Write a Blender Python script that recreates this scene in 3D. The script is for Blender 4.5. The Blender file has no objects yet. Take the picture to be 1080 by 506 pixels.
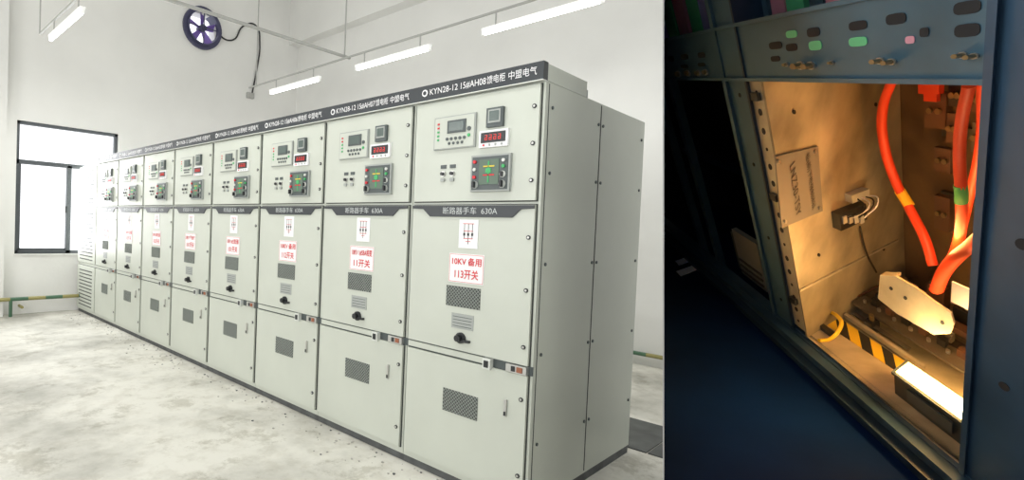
import bpy, bmesh, math, random
from mathutils import Vector, Matrix
random.seed(4)
scene = bpy.context.scene
scene.view_settings.view_transform = 'Standard'
scene.view_settings.look = 'None'

# ------------------------------------------------------------------ camera
F = 566.0; PX, PY = 349.0, 253.0
d1 = Vector((-499, -33, 566)).normalized()
d2 = Vector((641, 9, 566)); d2 = (d2 - d1 * d2.dot(d1)).normalized()
dn = d1.cross(d2); up = -dn
right = Vector((d2.x, d1.x, up.x)); down = Vector((d2.y, d1.y, up.y)); fwd = Vector((d2.z, d1.z, up.z))
C = Vector((0, 0, 1.40))
cam_d = bpy.data.cameras.new('camera'); cam = bpy.data.objects.new('camera', cam_d)
scene.collection.objects.link(cam)
M = Matrix((right, -down, -fwd)).transposed().to_4x4(); M.translation = C
cam.matrix_world = M
cam_d.sensor_width = 36; cam_d.lens = F / 1080 * 36; cam_d.shift_x = (540 - PX) / 1080
cam_d.clip_start = 0.02; cam_d.clip_end = 200
scene.camera = cam

def cw(p): return C + right * p[0] + down * p[1] + fwd * p[2]
def raydir(u, v): return right * ((u - PX) / F) + down * ((v - PY) / F) + fwd
def onax(u, v, ax, val):
    d = raydir(u, v); t = (val - C[ax]) / d[ax]; return C + d * t

# ------------------------------------------------------------------ materials
def mat(name, col, rough=.5, metal=0., var=0., scale=6., bump=0., emit=None, es=0., bscale=60., spec=None):
    m = bpy.data.materials.new(name); m.use_nodes = True
    nt = m.node_tree; b = nt.nodes['Principled BSDF']
    b.inputs['Base Color'].default_value = (*col, 1); b.inputs['Roughness'].default_value = rough
    b.inputs['Metallic'].default_value = metal
    if spec is not None: b.inputs['Specular IOR Level'].default_value = spec
    tc = nt.nodes.new('ShaderNodeTexCoord')
    if var > 0:
        n = nt.nodes.new('ShaderNodeTexNoise'); n.inputs['Scale'].default_value = scale; n.inputs['Detail'].default_value = 6
        r = nt.nodes.new('ShaderNodeValToRGB')
        r.color_ramp.elements[0].position = .3; r.color_ramp.elements[1].position = .7
        r.color_ramp.elements[0].color = (*[c * (1 - var) for c in col], 1)
        r.color_ramp.elements[1].color = (*[min(1, c * (1 + var * .5)) for c in col], 1)
        nt.links.new(tc.outputs['Object'], n.inputs['Vector']); nt.links.new(n.outputs['Fac'], r.inputs['Fac'])
        nt.links.new(r.outputs['Color'], b.inputs['Base Color'])
    if bump > 0:
        n2 = nt.nodes.new('ShaderNodeTexNoise'); n2.inputs['Scale'].default_value = bscale; n2.inputs['Detail'].default_value = 5
        bp = nt.nodes.new('ShaderNodeBump'); bp.inputs['Strength'].default_value = bump; bp.inputs['Distance'].default_value = .01
        nt.links.new(tc.outputs['Object'], n2.inputs['Vector']); nt.links.new(n2.outputs['Fac'], bp.inputs['Height'])
        nt.links.new(bp.outputs['Normal'], b.inputs['Normal'])
    if emit:
        b.inputs['Emission Color'].default_value = (*emit, 1); b.inputs['Emission Strength'].default_value = es
    return m

PAINT = mat('cabinet_paint', (.52, .545, .48), .42, var=.04, scale=3)
SEAM = mat('seam_dark', (.035, .04, .035), .8)
BLACK = mat('black_plastic', (.018, .02, .022), .4)
STRIP = mat('header_black', (.03, .035, .04), .45)
WHITE = mat('label_white', (.8, .8, .8), .5)
BEZ = mat('bezel_grey', (.34, .36, .34), .45)
BEZL = mat('bezel_light', (.62, .64, .60), .4)
LCD = mat('lcd_glass', (.10, .13, .12), .2)
DARKG = mat('panel_dark', (.07, .085, .085), .45)
REDM = mat('sign_red', (.62, .02, .03), .5)
REDLED = mat('red_digits', (.3, .01, .01), .4, emit=(1, .06, .05), es=.7)
GREENM = mat('mimic_green', (.05, .38, .12), .5)
YEL = mat('mimic_yellow', (.72, .55, .05), .5)
STEEL = mat('steel', (.55, .55, .53), .35, .8)
GREYT = mat('grey_text', (.50, .53, .52), .5)
RUST = mat('rust', (.28, .10, .05), .7)
VENTB = mat('vent_dark', (.055, .06, .055), .7)
VENTW = mat('vent_wire', (.30, .33, .30), .6)
BASEM = mat('base_channel', (.09, .095, .095), .7, var=.4, scale=12)
WALL = mat('wall_plaster', (.81, .805, .78), .9, var=.05, scale=1.2, bump=.12, bscale=25)
CEIL = mat('ceiling_white', (.82, .82, .80), .9)
TUBE = mat('tube_glow', (1, 1, 1), .5, emit=(1, 1, .98), es=9)
LAMPH = mat('lamp_housing', (.9, .9, .88), .5, emit=(1, 1, 1), es=.25)
ALU = mat('window_frame_metal', (.10, .11, .12), .45, .3)
PIPEG = mat('pipe_green', (.06, .14, .08), .5)
PIPEY = mat('pipe_yellow', (.30, .27, .10), .5)
CABK = mat('cable_black', (.02, .02, .022), .5)
GALV = mat('conduit_grey', (.42, .42, .40), .5)
TRENCH = mat('trench_cover_dark', (.10, .105, .10), .8, var=.4, scale=5)
DEB = mat('debris', (.42, .40, .36), .9)
FANB = mat('fan_blade', (.22, .14, .48), .35, .2)  # purple-blue glare is put into the blade colour
FANR = mat('fan_ring', (.06, .06, .12), .5)

def floor_mat():
    m = bpy.data.materials.new('concrete_floor'); m.use_nodes = True; nt = m.node_tree; b = nt.nodes['Principled BSDF']
    tc = nt.nodes.new('ShaderNodeTexCoord')
    L = nt.links.new
    def noise(sc, det, c0, c1, p0, p1, rough=.6):
        n = nt.nodes.new('ShaderNodeTexNoise'); n.inputs['Scale'].default_value = sc; n.inputs['Detail'].default_value = det; n.inputs['Roughness'].default_value = rough
        r = nt.nodes.new('ShaderNodeValToRGB')
        r.color_ramp.elements[0].position = p0; r.color_ramp.elements[0].color = (*c0, 1)
        r.color_ramp.elements[1].position = p1; r.color_ramp.elements[1].color = (*c1, 1)
        L(tc.outputs['Object'], n.inputs['Vector']); L(n.outputs['Fac'], r.inputs['Fac']); return n, r
    n, r = noise(.8, 9, (.38, .37, .325), (.68, .665, .60), .36, .56, .62)
    n2, r2 = noise(7, 8, (.88, .87, .85), (1, 1, 1), .38, .52, .7)
    n3, r3 = noise(2.2, 10, (.76, .75, .72), (1, 1, 1), .40, .46, .75)
    def mul(a, b_):
        mx = nt.nodes.new('ShaderNodeMix'); mx.data_type = 'RGBA'; mx.blend_type = 'MULTIPLY'; mx.inputs[0].default_value = 1
        L(a, mx.inputs[6]); L(b_, mx.inputs[7]); return mx.outputs[2]
    L(mul(mul(r.outputs['Color'], r2.outputs['Color']), r3.outputs['Color']), b.inputs['Base Color'])
    b.inputs['Roughness'].default_value = .7
    bp = nt.nodes.new('ShaderNodeBump'); bp.inputs['Strength'].default_value = .2; bp.inputs['Distance'].default_value = .01
    L(n2.outputs['Fac'], bp.inputs['Height']); L(bp.outputs['Normal'], b.inputs['Normal'])
    return m
FLOOR = floor_mat()

# ------------------------------------------------------------------ mesh builder
class MB:
    def __init__(s, name): s.name = name; s.v = []; s.f = []; s.mi = []; s.mats = []; s.xf = None
    def m(s, mt):
        if mt not in s.mats: s.mats.append(mt)
        return s.mats.index(mt)
    def add(s, vs, fs, mt):
        b = len(s.v)
        s.v += [tuple(s.xf(*p)) if s.xf else tuple(p) for p in vs]
        k = s.m(mt)
        for f in fs: s.f.append([b + i for i in f]); s.mi.append(k)
    def box(s, x0, x1, y0, y1, z0, z1, mt):
        vs = [(x, y, z) for x in (x0, x1) for y in (y0, y1) for z in (z0, z1)]
        s.add(vs, [(0, 1, 3, 2), (4, 6, 7, 5), (0, 4, 5, 1), (2, 3, 7, 6), (0, 2, 6, 4), (1, 5, 7, 3)], mt)
    def prism(s, pts, ax, a0, a1, mt):
        n = len(pts); vs = []
        for a in (a0, a1):
            for p in pts:
                q = list(p); q.insert(ax, a); vs.append(tuple(q))
        fs = [tuple(range(n)), tuple(range(2 * n - 1, n - 1, -1))]
        fs += [(i, (i + 1) % n, n + (i + 1) % n, n + i) for i in range(n)]
        s.add(vs, fs, mt)
    def disc(s, c, r, ax, a0, a1, mt, n=16, r2=None, rot=0):
        r2 = r2 or r
        s.prism([(c[0] + r * math.cos(rot + 2 * math.pi * i / n), c[1] + r2 * math.sin(rot + 2 * math.pi * i / n)) for i in range(n)], ax, a0, a1, mt)
    def mesh(s, clip=None):
        me = bpy.data.meshes.new(s.name); me.from_pydata(s.v, [], s.f)
        for mt in s.mats: me.materials.append(mt)
        for p, k in zip(me.polygons, s.mi): p.material_index = k
        bm = bmesh.new(); bm.from_mesh(me)
        if clip:
            bmesh.ops.bisect_plane(bm, geom=bm.verts[:] + bm.edges[:] + bm.faces[:], plane_co=clip[0], plane_no=clip[1], clear_inner=True)
        bmesh.ops.recalc_face_normals(bm, faces=bm.faces[:]); bm.to_mesh(me); bm.free()
        return me
    def obj(s, loc=(0, 0, 0), parent=None, bevel=0, clip=None):
        o = bpy.data.objects.new(s.name, s.mesh(clip)); scene.collection.objects.link(o); o.location = loc
        if parent: o.parent = parent
        if bevel:
            bv = o.modifiers.new('bevel', 'BEVEL'); bv.width = bevel; bv.segments = 2; bv.limit_method = 'ANGLE'
        return o

def curve(name, pts, rad, mt, parent=None, poly=False, res=6):
    cu = bpy.data.curves.new(name, 'CURVE'); cu.dimensions = '3D'; cu.bevel_depth = rad; cu.bevel_resolution = 4
    cu.use_fill_caps = True; cu.resolution_u = res
    if poly:
        sp = cu.splines.new('POLY'); sp.points.add(len(pts) - 1)
        for q, p in zip(sp.points, pts): q.co = (*p, 1)
    else:
        sp = cu.splines.new('BEZIER'); sp.bezier_points.add(len(pts) - 1)
        for q, p in zip(sp.bezier_points, pts): q.co = p; q.handle_left_type = q.handle_right_type = 'AUTO'
    cu.materials.append(mt)
    o = bpy.data.objects.new(name, cu); scene.collection.objects.link(o)
    if parent: o.parent = parent
    return o

def text(name, body, size, loc, mt, parent=None, width=None, rot=(math.pi / 2, 0, -math.pi / 2), align='CENTER', mw=None, bold=0):
    cu = bpy.data.curves.new(name, 'FONT'); cu.body = body; cu.size = size; cu.align_x = align; cu.align_y = 'CENTER'
    cu.offset = bold
    cu.materials.append(mt); cu.resolution_u = 3
    o = bpy.data.objects.new(name, cu); scene.collection.objects.link(o)
    if parent: o.parent = parent
    if mw is not None:
        o.matrix_world = mw
    else:
        o.location = loc; o.rotation_euler = rot
    if width:
        bpy.context.view_layer.update()
        w = o.dimensions.x
        if w > 0 and mw is None: o.scale.x = width / w
    return o

# ------------------------------------------------------------------ room shell
X0, X1, Y0, Y1, ZC = -2.5, 6.5, -3.0, 8.55, 5.8
def wall_holes(name, ax, a0, a1, ub, zb, holes, mt):
    mb = MB(name)
    us = sorted({ub[0], ub[1], *[h[0] for h in holes], *[h[1] for h in holes]})
    zs = sorted({zb[0], zb[1], *[h[2] for h in holes], *[h[3] for h in holes]})
    for i in range(len(us) - 1):
        for j in range(len(zs) - 1):
            cu, cz = (us[i] + us[i + 1]) / 2, (zs[j] + zs[j + 1]) / 2
            if any(h[0] < cu < h[1] and h[2] < cz < h[3] for h in holes): continue
            if ax == 1: mb.box(us[i], us[i + 1], a0, a1, zs[j], zs[j + 1], mt)
            else: mb.box(a0, a1, us[i], us[i + 1], zs[j], zs[j + 1], mt)
    return mb.obj()
fan_c = onax(213, 30, 1, Y1)
WX0, WX1, WZ0, WZ1 = 1.65, 3.05, .85, 2.72
wall_holes('wall_north', 1, Y1, Y1 + .22, (X0, X1), (0, ZC),
           [(WX0, WX1, WZ0, WZ1), (fan_c.x - .24, fan_c.x + .24, fan_c.z - .24, fan_c.z + .24)], WALL)
added_wins = [(-1.6, .4, 1.0, 3.2), (1.4, 3.4, 1.0, 3.2), (4.4, 6.4, 1.0, 3.2)]  # unseen west windows, added to light the room
added_swins = [(-1.8, .2, 1.0, 3.4), (3.9, 5.9, 1.0, 3.4)]  # unseen south windows, added for more ambient light
wall_holes('wall_west', 0, X0 - .22, X0, (Y0, Y1), (0, ZC), added_wins, WALL)
wall_holes('wall_south', 1, Y0 - .22, Y0, (X0, X1), (0, ZC), added_swins, WALL)
mb = MB('wall_east'); mb.box(X1, X1 + .2, Y0, Y1, 0, ZC, WALL); mb.obj()
mb = MB('floor'); mb.box(X0 - .2, X1 + .2, Y0 - .2, Y1 + .2, -.15, 0, FLOOR); mb.obj()
mb = MB('ceiling'); mb.box(X0 - .2, X1 + .2, Y0 - .2, Y1 + .2, ZC, ZC + .15, CEIL); mb.obj()
mb = MB('trim_1'); mb.box(X1 - .22, X1, Y0, Y1, 4.9, ZC, WALL); mb.obj()          # roof beam on east wall
mb = MB('trim_2'); mb.box(.9, 1.50, Y1 - .14, Y1, 0, ZC, WALL); mb.obj()          # pilaster

# window
def window(name, ax, u0, u1, z0, z1, a, mull, trans, out=1):
    mb = MB(name); w = .045
    def bx(ua, ub_, za, zb_, da, db, mt):
        if ax == 1: mb.box(ua, ub_, a + out * da, a + out * db, za, zb_, mt)
        else: mb.box(a - db, a - da, ua, ub_, za, zb_, mt)
    for (ua, ub_, za, zb_) in [(u0, u1, z0, z0 + w), (u0, u1, z1 - w, z1), (u0, u0 + w, z0, z1), (u1 - w, u1, z0, z1),
                               (u0, u1, trans - .03, trans + .03), (mull - .03, mull + .03, z0, trans)]:
        bx(ua, ub_, za, zb_, .05, .12, ALU)
    bx(mull + .34, mull + .375, z0 + w, trans - .03, .07, .11, ALU)
    bx(u0 + w, u0 + w + .03, z0 + w, trans - .03, .07, .11, ALU)
    bx(u0 + w, mull, z0 + w, z0 + w + .03, .07, .11, ALU)
    bx(mull - .05, mull - .035, (z0 + trans) / 2 - .05, (z0 + trans) / 2 + .05, .03, .06, BLACK)
    bx(u0 - .01, u1 + .01, z0 - .02, z0, -.03, .2, WALL)
    return mb.obj()
window('window_1', 1, WX0, WX1, WZ0, WZ1, Y1, 2.36, 2.15)
for i, w in enumerate(added_wins):
    window('window_%d' % (i + 2), 0, w[0], w[1], w[2], w[3], X0, (w[0] + w[1]) / 2, 2.5)
for i, w in enumerate(added_swins):
    window('window_%d' % (i + 5), 1, w[0], w[1], w[2], w[3], Y0, (w[0] + w[1]) / 2, 2.6, out=-1)

# exhaust fan
mb = MB('exhaust_fan'); R1 = .36
n = 40
for i in range(n):
    a, b = 2 * math.pi * i / n, 2 * math.pi * (i + 1) / n
    for (ri, ro, y0, y1) in [(.29, R1, -.05, 0), (.275, .30, -.09, .15)]:
        pts = [(ri * math.cos(a), ri * math.sin(a)), (ro * math.cos(a), ro * math.sin(a)), (ro * math.cos(b), ro * math.sin(b)), (ri * math.cos(b), ri * math.sin(b))]
        mb.prism(pts, 1, y0, y1, FANR)
mb.disc((0, 0), .06, 1, -.06, .10, FANR)
for i in range(5):
    a = i * 2 * math.pi / 5 + .3
    ca, sa = math.cos(a), math.sin(a)
    q = []
    for (rr, tt, yy) in [(.05, -.03, .03), (.27, -.07, .06), (.27, .05, -.02), (.05, .03, .0)]:
        q.append((rr * ca - tt * sa, yy, rr * sa + tt * ca))
    mb.add(q + [(x, y + .006, z) for x, y, z in q], [(0, 1, 2, 3), (7, 6, 5, 4), (0, 1, 5, 4), (1, 2, 6, 5), (2, 3, 7, 6), (3, 0, 4, 7)], FANB)
for a in (0, math.pi / 2):
    ca, sa = math.cos(a), math.sin(a)
    mb.prism([(-.29 * ca - .008 * sa, -.29 * sa + .008 * ca), (.29 * ca - .008 * sa, .29 * sa + .008 * ca), (.29 * ca + .008 * sa, .29 * sa - .008 * ca), (-.29 * ca + .008 * sa, -.29 * sa - .008 * ca)], 1, -.08, -.065, FANR)
mb.obj(loc=(fan_c.x, Y1, fan_c.z))
pw = lambda L, y=Y1 - .03: [onax(u, v, 1, y) for u, v in L]
curve('fan_power_cable', pw([(228, 22), (233, 38), (246, 42), (256, 28), (270, 27), (274, 45), (271, 72), (266, 98)]), .014, CABK)
mb = MB('junction_box'); p = onax(263, 101, 1, Y1); mb.box(p.x - .07, p.x + .07, Y1 - .06, Y1, p.z - .05, p.z + .05, GALV); mb.obj()

# tube lights
def tube_light(x, y, z=3.45):
    mb = MB('tube_light'); L = .6
    mb.prism([(-.028, .03), (.028, .03), (.018, 0), (-.018, 0)], 1, -L, L, LAMPH)
    mb.disc((0, -.018), .020, 1, -L + .03, L - .03, TUBE, n=12)
    mb.box(-.015, .015, -L, -L + .03, -.035, .0, LAMPH); mb.box(-.015, .015, L - .03, L, -.035, .0, LAMPH)
    for yy in (-.45, .45): mb.box(-.006, .006, yy - .006, yy + .006, .03, .16, GALV)
    mb.obj(loc=(x, y, z))
for y in (2.6, 4.47, 6.39): tube_light(4.8, y)
for y in (6.3, 3.7, 1.1): tube_light(1.65, y)
mb = MB('lamp_track')
mb.box(4.79, 4.81, .2, 7.6, 3.61, 3.63, GALV); mb.box(1.64, 1.66, .2, 7.4, 3.61, 3.63, GALV)
for yy in (5.3, 2.0): mb.box(-1.5, 4.9, yy - .015, yy + .015, 3.63, 3.66, GALV)
for xx in (4.8, 1.65):
    for yy in (2.0, 5.3, 7.4): mb.box(xx - .007, xx + .007, yy - .007, yy + .007, 3.63, ZC, GALV)
mb.obj()

# wall pipes
pe = bpy.data.objects.new('grounding_pipe', None); scene.collection.objects.link(pe)
zz = .24
segs = 9
for i in range(segs):
    xa = 1.35 + i * .22
    curve('pipe_seg_%d' % i, [(xa, Y1 - .2, zz), (xa + .22, Y1 - .2, zz)], .026, PIPEG if i % 2 else PIPEY, pe, poly=True)
curve('pipe_leg', [(1.58, Y1 - .2, 0), (1.58, Y1 - .2, zz)], .022, PIPEG, pe, poly=True)
curve('pipe_leg_b', [(1.72, Y1 - .2, zz - .12), (1.72, Y1 - .02, zz - .12)], .02, PIPEY, pe, poly=True)
pe = bpy.data.objects.new('grounding_pipe.001', None); scene.collection.objects.link(pe)
for i in range(14):
    curve('pipe_seg_%d' % i, [(X1 - .06, .3 + i * .25, .13), (X1 - .06, .55 + i * .25, .13)], .022, PIPEG if i % 2 else PIPEY, pe, poly=True)
mb = MB('cable_trench_cover')
for i in range(12): mb.box(3.86, 4.5, -1.2 + i * .8, -1.2 + i * .8 + .79, 0, .008, TRENCH)
mb.obj()

# ------------------------------------------------------------------ switchgear cabinets
W, D = .8, 1.33
FXc, FYc = 2.463, 1.284
def Y(fx): return W - fx
mat_mimic = mat('mimic_plate', (.10, .15, .11), .5)
def build_cabinet(last=False):
    mb = MB('switchgear_cabinet')
    def fb(f0, f1, z0, z1, x0, x1, mt): mb.box(x0, x1, Y(f1), Y(f0), z0, z1, mt)
    mb.box(.02, D, .002, W - .002, .045, 2.14, PAINT)
    mb.box(.03, D - .02, 0, W, 0, .045, BASEM)
    for xx in (.66, ): mb.box(xx - .003, xx + .003, -.0005, .004, .06, 2.13, SEAM)
    mb.box(.05, .054, -.0005, .004, .06, 2.13, SEAM)
    for xx in (.63, .69, 1.28, .09):
        for zz in (.35, .8, 1.25, 1.7, 2.02):
            mb.disc((xx, zz), .009, 1, -.004, .002, DARKG, n=8)
    doors = [(.02, .78, 1.562, 2.125), (.02, .78, .75, 1.54), (.02, .78, .085, .70)]
    for f0, f1, z0, z1 in doors:
        fb(f0 - .005, f1 + .005, z0 - .005, z1 + .005, .014, .021, SEAM)
        fb(f0, f1, z0, z1, 0, .018, PAINT)
    if last:
        for f0, f1, z0, z1 in doors:
            for k in range(int((z1 - z0) / .05) - 1):
                fb(f0 + .1, f1 - .1, z0 + .04 + k * .05, z0 + .055 + k * .05, -.004, .0, VENTB)
        return mb
    fb(0, W, 2.14, 2.228, -.015, .03, STRIP)
    fb(0, W, 2.136, 2.141, -.017, .03, BEZL)
    mb.box(.03, .46, .0, W, 2.14, 2.222, PAINT)
    mb.box(.46, .475, .0, W, 2.14, 2.18, BEZ)
    mb.box(.85, 1.15, .1, .7, 2.14, 2.18, PAINT); mb.box(.88, 1.12, .13, .67, 2.18, 2.20, BEZ)
    # relay
    fb(.161, .432, 1.85, 2.032, -.012, 0, BEZ)
    fb(.168, .425, 1.856, 2.026, -.015, -.012, PAINT)
    fb(.255, .375, 1.935, 2.005, -.02, -.015, DARKG); fb(.268, .362, 1.945, 1.995, -.022, -.02, LCD)
    for k in range(5): fb(.186, .20, 1.90 + k * .022, 1.91 + k * .022, -.018, -.015, GREENM if k < 3 else REDM)
    for k in range(5): mb.disc((Y(.255 + k * .028), 1.905), .009, 0, -.02, -.015, DARKG, n=10)
    for k in range(4): mb.disc((Y(.27 + k * .028), 1.88), .008, 0, -.02, -.015, DARKG, n=10)
    mb.disc((Y(.395), 1.95), .012, 0, -.02, -.015, DARKG, n=10); mb.disc((Y(.395), 1.915), .009, 0, -.02, -.015, GREENM, n=10)
    # small meter
    fb(.50, .595, 1.941, 2.04, -.02, 0, DARKG); fb(.512, .583, 1.962, 2.03, -.023, -.02, BEZ); fb(.52, .575, 1.972, 2.022, -.025, -.023, LCD)
    # red digital display
    fb(.461, .627, 1.838, 1.926, -.018, 0, WHITE); fb(.473, .615, 1.862, 1.915, -.021, -.018, BLACK)
    for k in range(4):
        q = .497 + k * .026
        for zq in (1.899, 1.887, 1.875): fb(q, q + .014, zq, zq + .003, -.023, -.021, REDLED)
        fb(q + .012, q + .015, 1.875, 1.902, -.023, -.021, REDLED); fb(q, q + .003, 1.875, 1.889, -.023, -.021, REDLED)
    for k in range(4): mb.disc((Y(.49 + k * .035), 1.85), .006, 0, -.021, -.018, REDM if k == 0 else BEZ, n=8)
    # control/status panel
    fb(.42, .648, 1.609, 1.80, -.02, 0, BEZ); fb(.43, .638, 1.619, 1.79, -.024, -.02, DARKG)
    fb(.475, .59, 1.645, 1.775, -.027, -.024, mat_mimic)
    fb(.527, .535, 1.655, 1.765, -.029, -.027, GREENM); fb(.50, .565, 1.735, 1.742, -.029, -.027, YEL); fb(.50, .565, 1.69, 1.697, -.029, -.027, REDM)
    fb(.515, .547, 1.705, 1.728, -.03, -.027, GREENM)
    for (q, z, mt) in [(.448, 1.765, REDM), (.448, 1.725, BEZL), (.448, 1.685, REDM), (.616, 1.765, BEZL), (.616, 1.735, GREENM)]:
        mb.disc((Y(q), z), .009, 0, -.034, -.024, mt, n=12)
    for q in (.452, .612):
        mb.disc((Y(q), 1.645), .02, 0, -.03, -.024, BEZ, n=16); fb(q - .006, q + .006, 1.63, 1.662, -.05, -.03, BLACK)
    mb.disc((Y(.612), 1.695), .017, 0, -.03, -.024, BEZL, n=16); fb(.606, .618, 1.682, 1.708, -.045, -.03, BLACK)
    for q in (.228, .29):
        fb(q - .019, q + .019, 1.745, 1.765, -.004, 0, DARKG)
        mb.disc((Y(q), 1.715), .016, 0, -.008, 0, STEEL, n=16); mb.disc((Y(q), 1.715), .010, 0, -.02, -.008, BLACK, n=12)
        fb(q - .012, q + .012, 1.672, 1.69, -.012, 0, BEZ)
    # arch strip
    P = [(.02, 1.538), (.78, 1.538), (.78, 1.522), (.71, 1.518), (.665, 1.476), (.15, 1.476), (.10, 1.518), (.02, 1.522)]
    mb.prism([(Y(a), b) for a, b in P], 0, -.008, 0, STRIP)
    # labels
    fb(.35, .47, 1.307, 1.462, -.003, 0, WHITE)
    for (q, z0, z1) in [(.385, 1.36, 1.44), (.41, 1.33, 1.44), (.435, 1.36, 1.44)]: fb(q - .0015, q + .0015, z0, z1, -.0045, -.003, BLACK)
    for (z, q0, q1) in [(1.44, .375, .445), (1.40, .38, .44), (1.36, .38, .44), (1.345, .395, .425)]: fb(q0, q1, z - .0015, z + .0015, -.0045, -.003, REDM)
    for q in (.385, .41, .435): fb(q - .006, q + .006, 1.375, 1.39, -.005, -.003, BLACK)
    fb(.294, .515, 1.1185, 1.277, -.003, 0, WHITE)
    fb(.298, .511, 1.1225, 1.1245, -.004, -.003, REDM); fb(.298, .511, 1.271, 1.273, -.004, -.003, REDM)
    fb(.298, .300, 1.1225, 1.273, -.004, -.003, REDM); fb(.509, .511, 1.1225, 1.273, -.004, -.003, REDM)
    def vent(f0, f1, z0, z1):
        fb(f0, f1, z0, z1, -.002, .001, VENTB)
        st = .02; w, h = f1 - f0, z1 - z0; k = -h
        while k < w:
            for sgn in (1, -1):
                a0 = max(0, k); b0 = a0 - k; a1_ = min(w, k + h); b1_ = a1_ - k
                if a1_ - a0 > .004:
                    p, q = ((f0 + a0, z0 + b0), (f0 + a1_, z0 + b1_)) if sgn > 0 else ((f0 + a0, z1 - b0), (f0 + a1_, z1 - b1_))
                    t = .0019
                    mb.prism([(Y(p[0] - t), p[1]), (Y(p[0] + t), p[1]), (Y(q[0] + t), q[1]), (Y(q[0] - t), q[1])], 0, -.0045, -.002, VENTW)
            k += st
    vent(.283, .50, .986, 1.098); vent(.289, .512, .40, .525)
    fb(.325, .465, .869, .950, -.003, 0, BEZ)
    for k in range(4): fb(.335, .455, .88 + k * .017, .883 + k * .017, -.004, -.003, DARKG)
    mb.disc((Y(.39), .82), .030, 0, -.012, 0, BLACK, n=20); mb.disc((Y(.385), .82), .018, 0, -.035, -.012, BLACK, n=14)
    fb(.36, .45, .802, .815, -.02, 0, BLACK)
    # locks
    for (q, z) in [(.755, 2.02), (.755, 1.84), (.755, 1.66), (.755, 1.38), (.755, 1.12), (.755, .84), (.755, .58), (.755, .2)]:
        mb.disc((Y(q), z), .011, 0, -.006, 0, BLACK, n=12)
        mb.disc((Y(q), z), .006, 0, -.008, -.006, STEEL, n=8)
    # latch band
    fb(.0, .80, .703, .747, .012, .0215, DARKG)
    fb(.02, .54, .71, .742, .004, .014, PAINT)
    fb(.54, .585, .69, .745, -.02, .015, BEZL); fb(.55, .575, .70, .735, -.024, -.02, BLACK)
    fb(.67, .78, .705, .745, -.012, .015, STEEL); fb(.70, .72, .712, .738, -.016, -.012, BLACK); fb(.73, .76, .712, .738, -.016, -.012, RUST)
    fb(.668, .682, .475, .56, -.012, 0, STEEL); fb(.670, .680, .48, .50, -.016, -.012, BLACK)
    return mb
labels = [('10KV 备用', '113开关'), ('10KV 1#SBA相变', '11开关'), ('10KV 备用', '112开关'), ('10KV 1#主变压器', '101开关'),
          ('10KV 母线PT', '1017开关'), ('10KV 2#变压器', '102开关'), ('10KV 进线', '10开关'), ('10KV 计量', '103开关')]
kinds = ['馈电柜', '馈电柜', '馈电柜', '馈电柜', '馈电柜', '馈电柜', '进线柜', '计量柜']
for i in range(9):
    if i == 0:
        o = build_cabinet().obj(bevel=.0018); base_me = o.data
    elif i == 8:
        o = build_cabinet(True).obj(bevel=.0018)
    else:
        o = bpy.data.objects.new('switchgear_cabinet', base_me); scene.collection.objects.link(o)
        bv = o.modifiers.new('bevel', 'BEVEL'); bv.width = .0018; bv.segments = 2; bv.limit_method = 'ANGLE'
    o.location = (FXc, FYc + W * i, 0)
    if i == 8: continue
    lm = MB('maker_mark'); lm.disc((Y(.085), 2.185), .02, 0, -.018, -.015, WHITE, n=20); lm.disc((Y(.085), 2.185), .012, 0, -.0195, -.018, STRIP, n=16)
    lm.obj(parent=o)
    text('header_type', 'KYN28-12', .048, (-.0165, Y(.215), 2.184), WHITE, o, width=.19)
    text('header_number', '15#AH0%d' % (8 - i), .050, (-.0165, Y(.405), 2.184), WHITE, o, width=.155)
    text('header_text', kinds[i], .046, (-.0165, Y(.545), 2.184), WHITE, o, width=.105)
    text('header_maker', '中盟电气', .046, (-.0165, Y(.69), 2.184), WHITE, o, width=.15)
    text('arch_text', '断路器手车  630A', .042, (-.0095, Y(.41), 1.506), GREYT, o, width=.34)
    text('sign_line_1', labels[i][0], .045, (-.0045, Y(.405), 1.232), REDM, o, width=.185, bold=.0008)
    text('sign_line_2', labels[i][1], .055, (-.0045, Y(.405), 1.163), REDM, o, width=.15, bold=.0008)

# debris along cabinets
mb = MB('floor_debris')
for k in range(260):
    x = 2.46 - abs(random.gauss(0, .16)); y = random.uniform(.9, 8.3); s = random.uniform(.003, .010)
    a = random.uniform(0, 3.1)
    pts = [(x + s * math.cos(a + t) * random.uniform(.6, 1.3), y + s * math.sin(a + t)) for t in (0, 1.5, 3.0, 4.4)]
    mb.prism(pts, 2, 0, s * .6, DEB if k % 4 else BASEM)
mb.obj()

# ------------------------------------------------------------------ right-hand bay: open switchgear compartment
K = .767
O = Vector((1.3065, .257, 1.5))
e1 = -Vector((168, -172, 566)).normalized()
eu = -Vector((627, 815, 566)).normalized()
e3 = Vector((1129, -273, 566)).normalized()
def RW(s, h, r): return cw((O + e1 * s + eu * h + e3 * r) * K)
def RP(u, v, fix, val):
    d = Vector(((u - PX) / F, (v - PY) / F, 1)); E = {'s': e1, 'h': eu, 'r': e3}
    ks = [k for k in 'shr' if k != fix]
    A = Matrix((E[ks[0]], E[ks[1]], -d)).transposed(); sol = A.inverted() @ (-(O + E[fix] * val))
    res = {fix: val, ks[0]: sol[0], ks[1]: sol[1]}
    return res['s'], res['h'], res['r']
pl_no = (right - fwd * .6184).normalized(); pl_co = cw((0.618 * 1 + .004, 0, 1))
CL = (pl_co, pl_no)
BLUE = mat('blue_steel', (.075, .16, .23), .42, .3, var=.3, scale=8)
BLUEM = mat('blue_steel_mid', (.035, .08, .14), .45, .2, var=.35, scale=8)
BLUED = mat('blue_steel_dark', (.015, .038, .075), .45, .2, var=.3, scale=8)
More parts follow.
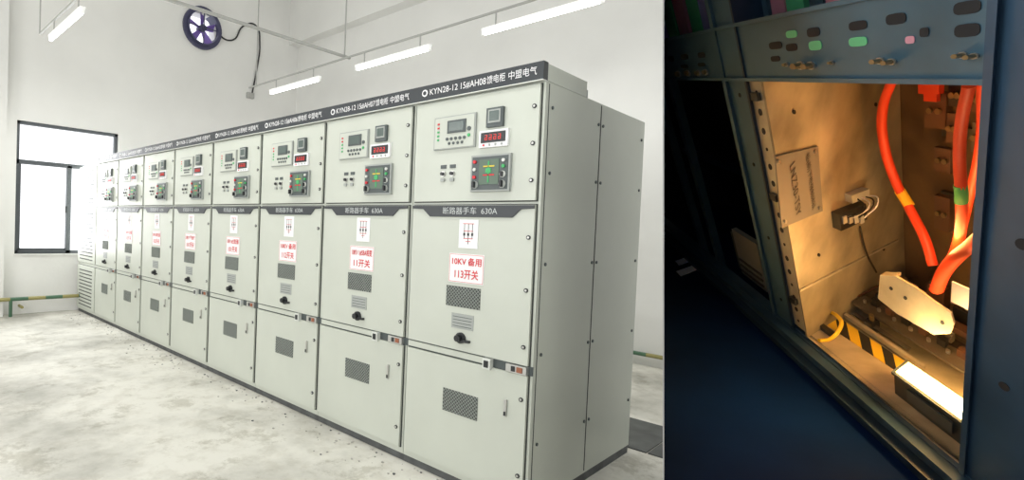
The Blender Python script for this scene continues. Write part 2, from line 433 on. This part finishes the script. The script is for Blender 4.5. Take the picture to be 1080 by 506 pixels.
NAVY = mat('dark_floor', (.0015, .012, .06), .8, var=.6, scale=3, spec=.05)
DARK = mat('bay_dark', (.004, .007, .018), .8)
PLATE = mat('galvanised_plate', (.46, .41, .29), .5, .2, var=.5, scale=9, bump=.15, bscale=12)
PLATE2 = mat('galvanised_light', (.58, .54, .42), .4, .3, var=.25, scale=14)
HOLE = mat('hole_dark', (.01, .012, .016), .8)
BRASS = mat('bolt_brass', (.30, .24, .13), .4, .7)
ORANGE = mat('cable_orange', (.62, .045, .012), .5)
YELT = mat('tape_yellow', (.85, .55, .03), .5)
GRNT = mat('tape_green', (.06, .42, .12), .5)
TAPEB = mat('tape_black', (.02, .02, .02), .6)
GREYP = mat('label_plate_grey', (.25, .25, .23), .4, .3)
GREYD = mat('rail_grey', (.17, .16, .14), .4, .5, var=.4, scale=15)
BROWN = mat('insulator_brown', (.12, .06, .04), .4)
BEIGE = mat('sill_beige', (.50, .42, .28), .6, var=.25, scale=20)
PAPER = mat('paper_scrap', (.7, .8, 1), .8)
GLOW = mat('lamp_lens', (1, .9, .6), .4, emit=(1, .70, .26), es=2.6)
GLOWC = mat('lamp_tube', (1, .95, .8), .4, emit=(1, .9, .65), es=40)
GRNS = mat('sleeve_green', (.10, .55, .28), .35)
PNK = mat('sleeve_pink', (.60, .28, .38), .35)
PUR = mat('sleeve_purple', (.28, .28, .62), .35)

def rmb(name): m_ = MB(name); m_.xf = RW; return m_
def emp(name):
    e = bpy.data.objects.new(name, None); scene.collection.objects.link(e); return e

# partition, and added enclosure that keeps room light out of the bay
mb = MB('wall_partition')
mb.xf = lambda x, y, z: cw((x, y, z))
def slab(za, zb, ya, yb, mt):
    t = .0016
    vs = [(.6184 * za, ya, za), (.6184 * zb, ya, zb), (.6184 * zb, yb, zb), (.6184 * za, yb, za)]
    mb.add(vs + [(x + t, y, z) for x, y, z in vs], [(0, 1, 2, 3), (7, 6, 5, 4), (0, 1, 5, 4), (1, 2, 6, 5), (2, 3, 7, 6), (3, 0, 4, 7)], mt)
slab(.6, 2.3, -1.15, 1.30, WALL); slab(-.9, -.35, -1.15, 1.25, WALL)  # slab behind the camera is added to limit light leak
mb.obj()
CX = lambda n_: (setattr(n_, 'xf', lambda x, y, z: cw((x, y, z))), n_)[1]
mb = CX(MB('wall_bay')); mb.box(.5, 3.4, -1.15, 1.25, 2.3, 2.34, DARK); mb.box(3.4, 3.44, -1.15, 1.2, -.9, 2.34, DARK)  # added dark walls, block light from the room
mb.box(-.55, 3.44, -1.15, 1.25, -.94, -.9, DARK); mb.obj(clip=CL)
mb = CX(MB('ceiling_bay')); mb.box(-.6, 3.44, -1.19, -1.15, -.94, 2.34, DARK); mb.obj(clip=CL)  # added roof out of view, blocks the ceiling light
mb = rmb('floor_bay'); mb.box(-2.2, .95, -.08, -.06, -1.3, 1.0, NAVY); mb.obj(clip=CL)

# main steel frame
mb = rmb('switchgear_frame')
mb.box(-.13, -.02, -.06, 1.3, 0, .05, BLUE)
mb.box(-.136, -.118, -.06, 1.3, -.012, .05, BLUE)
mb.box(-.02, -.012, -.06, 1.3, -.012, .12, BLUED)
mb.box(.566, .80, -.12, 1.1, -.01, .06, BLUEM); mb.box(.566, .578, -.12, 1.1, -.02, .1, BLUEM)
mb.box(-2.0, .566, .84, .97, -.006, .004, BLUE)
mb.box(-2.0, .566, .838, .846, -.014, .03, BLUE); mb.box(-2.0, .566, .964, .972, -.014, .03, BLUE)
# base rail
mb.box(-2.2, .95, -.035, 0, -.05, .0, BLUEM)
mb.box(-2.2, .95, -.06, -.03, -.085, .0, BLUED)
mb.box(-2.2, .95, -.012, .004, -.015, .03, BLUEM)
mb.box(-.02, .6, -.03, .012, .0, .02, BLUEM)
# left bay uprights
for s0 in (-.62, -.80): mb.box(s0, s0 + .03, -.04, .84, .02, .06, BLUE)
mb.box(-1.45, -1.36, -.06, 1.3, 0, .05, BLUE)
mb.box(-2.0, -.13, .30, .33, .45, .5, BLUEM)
# slot holes in the rail
for (u, v, ru, rv, mt) in [(818, 48, 7, 4, HOLE), (835, 36, 6, 4, GRNS), (835, 50, 6, 4, HOLE), (858, 34, 7, 5, HOLE), (860, 48, 7, 5, GRNS), (818, 62, 5, 3, HOLE),
                           (905, 27, 10, 5, HOLE), (905, 44, 10, 5, GRNS), (945, 20, 11, 6, HOLE), (960, 42, 5, 4, PNK), (975, 34, 5, 5, HOLE), (1020, 8, 15, 7, HOLE), (1020, 32, 14, 7, HOLE),
                           (708, 62, 3, 3, HOLE), (722, 60, 4, 3, HOLE), (722, 70, 4, 2, HOLE), (740, 58, 4, 3, HOLE), (740, 68, 4, 2, HOLE)]:
    a = RP(u, v, 'r', -.006)
    b = RP(u + ru, v, 'r', -.006); c = RP(u, v + rv, 'r', -.006)
    pr, ph = abs(b[0] - a[0]), abs(c[1] - a[1])
    pts = []
    for k in range(16):
        t = 2 * math.pi * k / 16; cx_, sy_ = math.cos(t), math.sin(t)
        pts.append((a[0] + pr * math.copysign(abs(cx_) ** .5, cx_), a[1] + ph * math.copysign(abs(sy_) ** .7, sy_)))
    mb.prism(pts, 2, -.0075, -.005, mt)
# bolts
for (u, v, q) in [(845, 69, 8), (856, 69, 8), (929, 64, 8), (941, 65, 8), (1016, 58, 9), (1028, 59, 9), (726, 77, 4), (737, 77, 4), (745, 76, 4), (716, 78, 4), (830, 68, 4), (878, 66, 4)]:
    a = RP(u, v, 'r', -.006); b = RP(u + q * .6, v, 'r', -.006); rr = abs(b[0] - a[0])
    mb.disc((a[0], a[1]), rr, 2, -.011, -.006, STEEL, n=12, r2=rr * .6)
    mb.disc((a[0], a[1]), rr * .7, 2, -.035 if q > 5 else -.02, -.011, BRASS, n=6, r2=rr * .45)
for h_ in (.33, .62, .85):
    mb.disc((.63, h_), .009, 2, -.0115, -.0095, HOLE, n=14)
for h_ in (.1, .35, .6, .8): mb.disc((-.07, h_), .006, 2, -.002, .001, HOLE, n=8)
mb.obj(clip=CL)

# perforated galvanised strip
mb = rmb('perforated_mounting_strip')
mb.box(-.015, .04, .03, .838, .0, .008, PLATE2); mb.box(.036, .044, .03, .838, .0, .03, PLATE2)
for k in range(16):
    h_ = .06 + k * .05
    mb.disc((.014, h_), .008 if k % 3 else .005, 2, -.0015, .001, HOLE, n=12, r2=.009 if k % 3 else .005)
for h_ in (.15, .52, .80):
    mb.box(.0, .03, h_ - .010, h_ + .010, -.015, 0, BLACK)
mb.obj()

# compartment shell
mb = rmb('cable_compartment')
mb.box(.04, .05, 0, .86, .0, .65, PLATE)
mb.box(.04, 1.2, 0, .9, .65, .66, mat('compartment_back', (.18, .11, .06), .6, var=.5, scale=7))
mb.box(.04, 1.2, -.02, .0, .0, .66, PLATE)
mb.box(.04, 1.2, .86, .87, .0, .66, PLATE)
mb.box(.05, .056, .205, .212, 0, .6, PLATE2)
mb.box(.04, .566, .0, .012, .0, .16, BEIGE)
for (s0, s1, h0, h1) in [(.2, .9, .62, .65), (.2, .9, .42, .44), (.35, .38, .1, .86), (.6, .63, .1, .86)]:
    mb.box(s0, s1, h0, h1, .63, .65, GREYD)
for (h_, r_) in [(.75, .1), (.5, .55), (.72, .5), (.3, .12), (.2, .5), (.6, .08)]:
    mb.disc((h_, r_), .006, 0, .05, .054, HOLE, n=10)
mb.obj()

def on_side(u, v): return RP(u, v, 's', .052)
mb = rmb('rating_plate')
P4 = [on_side(*q)[1:] for q in [(817, 165), (862, 154), (867, 222), (824, 240)]]
mb.prism(P4, 0, .05, .056, GREYP)
for q in [(820, 170), (858, 160), (863, 219), (827, 233)]:
    a = on_side(*q); mb.disc((a[1], a[2]), .006, 0, .056, .06, STEEL, n=8)
rp = mb.obj()
def side_text(name, body, u0, v0, u1, v1, size, mt, parent):
    a = Vector(RW(.0575, *on_side(u0, v0)[1:])); b = Vector(RW(.0575, *on_side(u1, v1)[1:]))
    xd = (b - a).normalized(); nrm = (Vector(RW(.1, .3, .3)) - Vector(RW(0, .3, .3))).normalized()
    rd = (Vector(RW(0, .3, .4)) - Vector(RW(0, .3, .3))).normalized()
    nn = xd.cross(rd).normalized()
    if nn.dot(nrm) < 0: nn = -nn
    yd = nn.cross(xd).normalized()
    mm = Matrix((xd, yd, nn)).transposed().to_4x4(); mm.translation = (a + b) / 2
    o = text(name, body, size, None, mt, None, mw=mm)
    bpy.context.view_layer.update()
    sc = (b - a).length / max(o.dimensions.x, 1e-4)
    o.matrix_world = mm @ Matrix.Diagonal((sc, sc, sc, 1))
    o.parent = parent
side_text('plate_text_1', '柜(前)下柜强制闭锁', 850, 162, 857, 219, .03, BLACK, rp)
side_text('plate_text_2', 'LNZ30-TSY', 834, 172, 841, 226, .03, BLACK, rp)

# side terminal block with wires
te = emp('terminal_block')
mb = rmb('terminal_body')
a = on_side(879, 240); b = on_side(905, 212)
mb.box(.05, .085, min(a[1], b[1]), max(a[1], b[1]), min(a[2], b[2]), max(a[2], b[2]), BLACK)
a = on_side(892, 212); b = on_side(910, 203)
mb.box(.05, .08, min(a[1], b[1]), max(a[1], b[1]) + .02, min(a[2], b[2]), max(a[2], b[2]), BEZL)
for k in range(4):
    c = on_side(882 + k * 6, 228); mb.box(.085, .09, c[1] - .012, c[1] + .012, c[2] - .01, c[2] + .01, BEZL)
mb.obj(parent=te)
for k in range(4):
    curve('wire_%d' % k, [RW(.09, *on_side(884 + 6 * k, 226)[1:]), RW(.12, *on_side(893 + 5 * k, 216 - 3 * k)[1:]), RW(.06, *on_side(898 + 4 * k, 205)[1:])], .0012, WHITE if k % 2 else TAPEB, te)
curve('wire_down', [RW(.06, *on_side(905, 238)[1:]), RW(.07, *on_side(908, 260)[1:]), RW(.07, *on_side(920, 285)[1:])], .0016, TAPEB, te)

# HV cables
def pr(u, v, r): return Vector(RW(*RP(u, v, 'r', r)))
def cable(pts, rad, tape=None, tmat=None):
    e = emp('high_voltage_cable')
    curve('sheath', [pr(*p) for p in pts], rad, ORANGE, e, res=12)
    if tape: curve('phase_tape', [pr(*p) for p in tape], rad * 1.12, tmat, e)
cable([(941, 84, .40), (931, 115, .40), (932, 150, .40), (944, 190, .40), (962, 225, .38), (976, 253, .36), (984, 280, .34)], .0066,
      [(949, 201, .397), (954, 209, .392), (959, 217, .387)], YELT)
cable([(1022, 90, .30), (1014, 130, .30), (1012, 170, .30), (1014, 205, .30), (1013, 245, .30), (1000, 280, .30), (985, 305, .30)], .0062,
      [(1013, 195, .30), (1014, 205, .30), (1014, 213, .30)], GRNT)
cable([(1050, 235, .22), (1028, 256, .24), (1008, 272, .26), (995, 288, .27), (988, 305, .28)], .0088)
cable([(1036, 88, .45), (1034, 150, .45), (1022, 210, .42), (1008, 262, .40), (992, 300, .36)], .0055)

# insulators / contact boxes at upper right
mb = rmb('contact_box')
for (u0, v0, u1, v1, r_, dd, mt) in [(975, 98, 998, 134, .50, .04, BROWN), (998, 120, 1012, 150, .50, .04, BROWN), (1000, 88, 1016, 112, .5, .04, BLACK), (1018, 92, 1040, 118, .5, .05, BROWN),
                                     (985, 158, 1003, 180, .55, .03, BROWN), (1024, 130, 1038, 160, .5, .04, GREYD), (985, 210, 1002, 240, .55, .03, BROWN)]:
    a = RP(u0, v1, 'r', r_); b = RP(u1, v0, 'r', r_)
    mb.box(min(a[0], b[0]), max(a[0], b[0]), min(a[1], b[1]), max(a[1], b[1]), r_, r_ + dd, mt)
    for k in (.3, .7):
        s_ = a[0] + (b[0] - a[0]) * k; h_ = (a[1] + b[1]) / 2
        mb.disc((s_, h_), .008, 2, r_ - .012, r_, BRASS, n=8)
mb.obj()
mb = rmb('orange_terminal_cover')
a = RP(976, 97, 'r', .5); b = RP(998, 86, 'r', .5)
mb.box(min(a[0], b[0]), max(a[0], b[0]), min(a[1], b[1]), max(a[1], b[1]), .46, .49, ORANGE); mb.box(min(a[0], b[0]) + .01, max(a[0], b[0]) - .01, min(a[1], b[1]) - .02, min(a[1], b[1]), .47, .49, ORANGE)
mb.obj()

# cable clamp rail + bracket on the compartment floor
mb = rmb('cable_clamp_rail')
mb.box(.06, .50, .02, .055, .30, .33, GREYD); mb.box(.06, .50, .052, .06, .26, .34, GREYD)
mb.box(.10, .55, .0, .03, .38, .42, GREYD); mb.box(.12, .46, .07, .09, .40, .44, BROWN)
mb.box(.06, .36, .012, .03, .205, .22, PLATE2); mb.box(.08, .30, .03, .034, .23, .25, GREYD)
for k in range(7):
    mb.disc((.09 + k * .06, .30), .007, 1, .06, .07, STEEL, n=8)
    mb.box(.11 + k * .06, .135 + k * .06, .06, .085, .31, .335, BROWN if k % 2 else BLACK)
    mb.box(.08 + k * .065, .10 + k * .065, .03, .06, .385, .41, PLATE2 if k % 3 else BLACK)
for k, (s_, r_, w_, h_, mt) in enumerate([(.10, .47, .08, .10, GREYD), (.22, .50, .06, .14, BROWN), (.32, .48, .07, .11, BLACK), (.43, .50, .06, .16, BROWN), (.14, .22, .03, .05, BLACK)]):
    mb.box(s_, s_ + w_, .0, h_, r_, r_ + .05, mt); mb.disc((s_ + w_ / 2, r_ + .025), .01, 1, h_, h_ + .02, BRASS, n=8)
mb.obj()
mb = rmb('galvanised_bracket')
P = [RP(*q, 'r', .16)[:2] for q in [(926, 315), (928, 290), (944, 291), (965, 303), (985, 318), (1003, 330), (1006, 341), (1002, 352), (985, 353), (962, 340), (945, 330)]]
mb.prism(P, 2, .16, .168, PLATE2)
for q in [(940, 304), (955, 314), (994, 340)]:
    a = RP(*q, 'r', .16); mb.disc((a[0], a[1]), .005, 2, .157, .16, HOLE, n=10)
P = [RP(*q, 'r', .168)[:2] for q in [(928, 290), (944, 291), (944, 294), (928, 293)]]
mb.prism(P, 2, .168, .20, PLATE2)
mb.obj()
mb = rmb('limit_switch')
a = RP(850, 338, 'h', .012)
mb.box(a[0] - .0, a[0] + .05, .012, .05, a[2], a[2] + .04, PLATE2); mb.box(a[0] + .05, a[0] + .12, .012, .03, a[2] + .01, a[2] + .03, BLACK)
mb.box(a[0] + .02, a[0] + .035, .05, .08, a[2] + .01, a[2] + .03, STEEL)
mb.obj()
curve('yellow_jumper_wire', [Vector(RW(*RP(u, v, 'h', hh))) for u, v, hh in [(866, 326, .04), (884, 334, .06), (886, 346, .05), (876, 357, .02), (864, 359, .018)]], .0036, YELT)
curve('grey_control_wire', [Vector(RW(*RP(u, v, 'h', hh))) for u, v, hh in [(850, 318, .05), (872, 312, .06), (900, 305, .07), (925, 292, .07), (950, 284, .05)]], .0022, TAPEB)
curve('brown_control_wire', [Vector(RW(*RP(u, v, 'h', hh))) for u, v, hh in [(858, 330, .03), (880, 318, .05), (905, 312, .06), (930, 300, .06), (975, 290, .05)]], .002, BROWN)
mb = rmb('cable_tag'); a = RP(1003, 318, 'r', .2); b = RP(1024, 306, 'r', .2)
mb.box(min(a[0], b[0]), max(a[0], b[0]), min(a[1], b[1]), max(a[1], b[1]), .2, .206, WHITE); mb.obj()

# hazard stripe on sill
mb = rmb('hazard_stripe')
P0, P1 = (868, 333), (954, 390); N = 7
for k in range(N):
    ta, tb = k / N, (k + 1) / N
    q = []
    for t, off in [(ta, -9), (tb, -9), (tb + .05, 7), (ta + .05, 7)]:
        u = P0[0] + (P1[0] - P0[0]) * t; v = P0[1] + (P1[1] - P0[1]) * t + off
        a = RP(u, v, 'h', .013); q.append((a[0], a[2]))
    mb.prism(q, 1, .012, .0145, TAPEB if k % 2 else YELT)
mb.obj()

# work lamp
mb = rmb('work_lamp')
mb.box(.36, .575, .013, .085, .05, .12, BLACK); mb.box(.355, .58, .085, .095, .045, .125, DARKG)
mb.box(.365, .57, .095, .100, .052, .118, GLOW); mb.box(.40, .52, .03, .07, .045, .05, DARKG)
mb.disc((.102, .085), .014, 0, .38, .555, GLOWC, n=14, r2=.018)
mb.obj()

# second bay contents
mb = rmb('sleeved_busbars')
for k, (u0, u1, mt) in enumerate([(700, 706, PUR), (707, 717, GRNS), (719, 730, PNK), (733, 744, GRNS), (745, 752, PUR)]):
    r_ = .05
    a = RP(u0, 44, 'r', r_); b = RP(u1, 44, 'r', r_)
    mb.box(a[0], b[0], .975, 1.33, r_, r_ + .03, mt)
mb.obj(clip=CL)
mb = rmb('busbar_support')
for k, (u0, u1, mt) in enumerate([(786, 812, BLUE), (816, 830, PNK), (832, 850, GRNS), (856, 870, BLUE), (873, 900, PNK), (905, 925, PLATE)]):
    a = RP(u0, 25, 'r', .10); b = RP(u1, 25, 'r', .10)
    mb.box(a[0], b[0], .975, 1.3, .10, .13, mt)
mb.obj()
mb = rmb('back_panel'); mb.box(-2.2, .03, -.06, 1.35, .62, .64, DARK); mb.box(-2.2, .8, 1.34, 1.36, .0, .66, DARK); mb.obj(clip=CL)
mb = rmb('relay_module')
a = RP(783, 288, 'r', .10); b = RP(798, 258, 'r', .10)
s0, s1 = min(a[0], b[0]), max(a[0], b[0]); h0, h1 = min(a[1], b[1]), max(a[1], b[1])
mb.box(s0, s1, h0, h1, .1, .13, BEZ); mb.box(s0 - .02, s0, h0 + .02, h1 - .02, .1, .12, DARKG)
for k in range(3): mb.box(s0 + .01, s1 - .01, h0 + .02 + k * .03, h0 + .03 + k * .03, .095, .1, DARKG)
mb.obj()
for pts in [[(712, 275), (731, 269), (735, 273), (716, 280)], [(713, 286), (733, 279), (736, 284), (718, 291)]]:
    mb = rmb('paper_scrap'); q = [RP(*p, 'h', -.058) for p in pts]; mb.prism([(x[0], x[2]) for x in q], 1, -.0595, -.057, PAPER); mb.obj()

# ------------------------------------------------------------------ lights
def area(name, loc, rot, sx, sy, power, col=(1, 1, 1)):
    l = bpy.data.lights.new(name, 'AREA'); l.shape = 'RECTANGLE'; l.size = sx; l.size_y = sy; l.energy = power; l.color = col
    o = bpy.data.objects.new(name, l); scene.collection.objects.link(o); o.location = loc; o.rotation_euler = rot; return o
for w, pw_ in zip(added_wins, (46, 54, 74)):
    area('window_daylight', (X0 + .02, (w[0] + w[1]) / 2, 2.1), (0, -math.pi / 2, 0), 2.1, 1.9, pw_, (1, .995, .98))  # added light at the unseen west windows
for w in added_swins:
    area('window_daylight', ((w[0] + w[1]) / 2, Y0 + .02, 2.2), (math.pi / 2, 0, 0), 1.9, 2.3, 76, (1, .995, .98))  # added ambient light at the unseen south windows
area('window_daylight', ((WX0 + WX1) / 2, Y1 - .02, 1.8), (-math.pi / 2, 0, 0), 1.3, 1.8, 75, (.98, .99, 1))
for x, y in [(4.8, 2.6), (4.8, 4.47), (4.8, 6.39), (1.65, 6.3), (1.65, 3.7), (1.65, 1.1)]:
    area('tube_emission', (x, y, 3.40), (0, 0, 0), .05, 1.15, 17, (1, 1, .97))
def point(name, loc, power, col, r=.05):
    l = bpy.data.lights.new(name, 'POINT'); l.energy = power; l.color = col; l.shadow_soft_size = r
    o = bpy.data.objects.new(name, l); scene.collection.objects.link(o); o.location = loc; return o
point('work_lamp_light', RW(.46, .16, .13), 4.6, (1, .54, .16), .03)
point('inspection_lamp', RW(.40, .45, .28), 2.2, (1, .46, .12), .04)  # added warm fill inside the compartment, no fixture here
point('bay_lamp', cw((.45, -.95, .75)), 6.0, (.08, .36, 1), .12)  # added unseen blue light, gives the bay its cool sheen
point('busbar_lamp', RW(-.35, 1.10, -.22), .9, (.75, .85, 1), .03)  # added light to brighten the sleeved busbars

w = bpy.data.worlds.new('world'); scene.world = w; w.use_nodes = True
bg = w.node_tree.nodes['Background']; bg.inputs['Color'].default_value = (.95, .97, 1, 1); bg.inputs['Strength'].default_value = 1.8
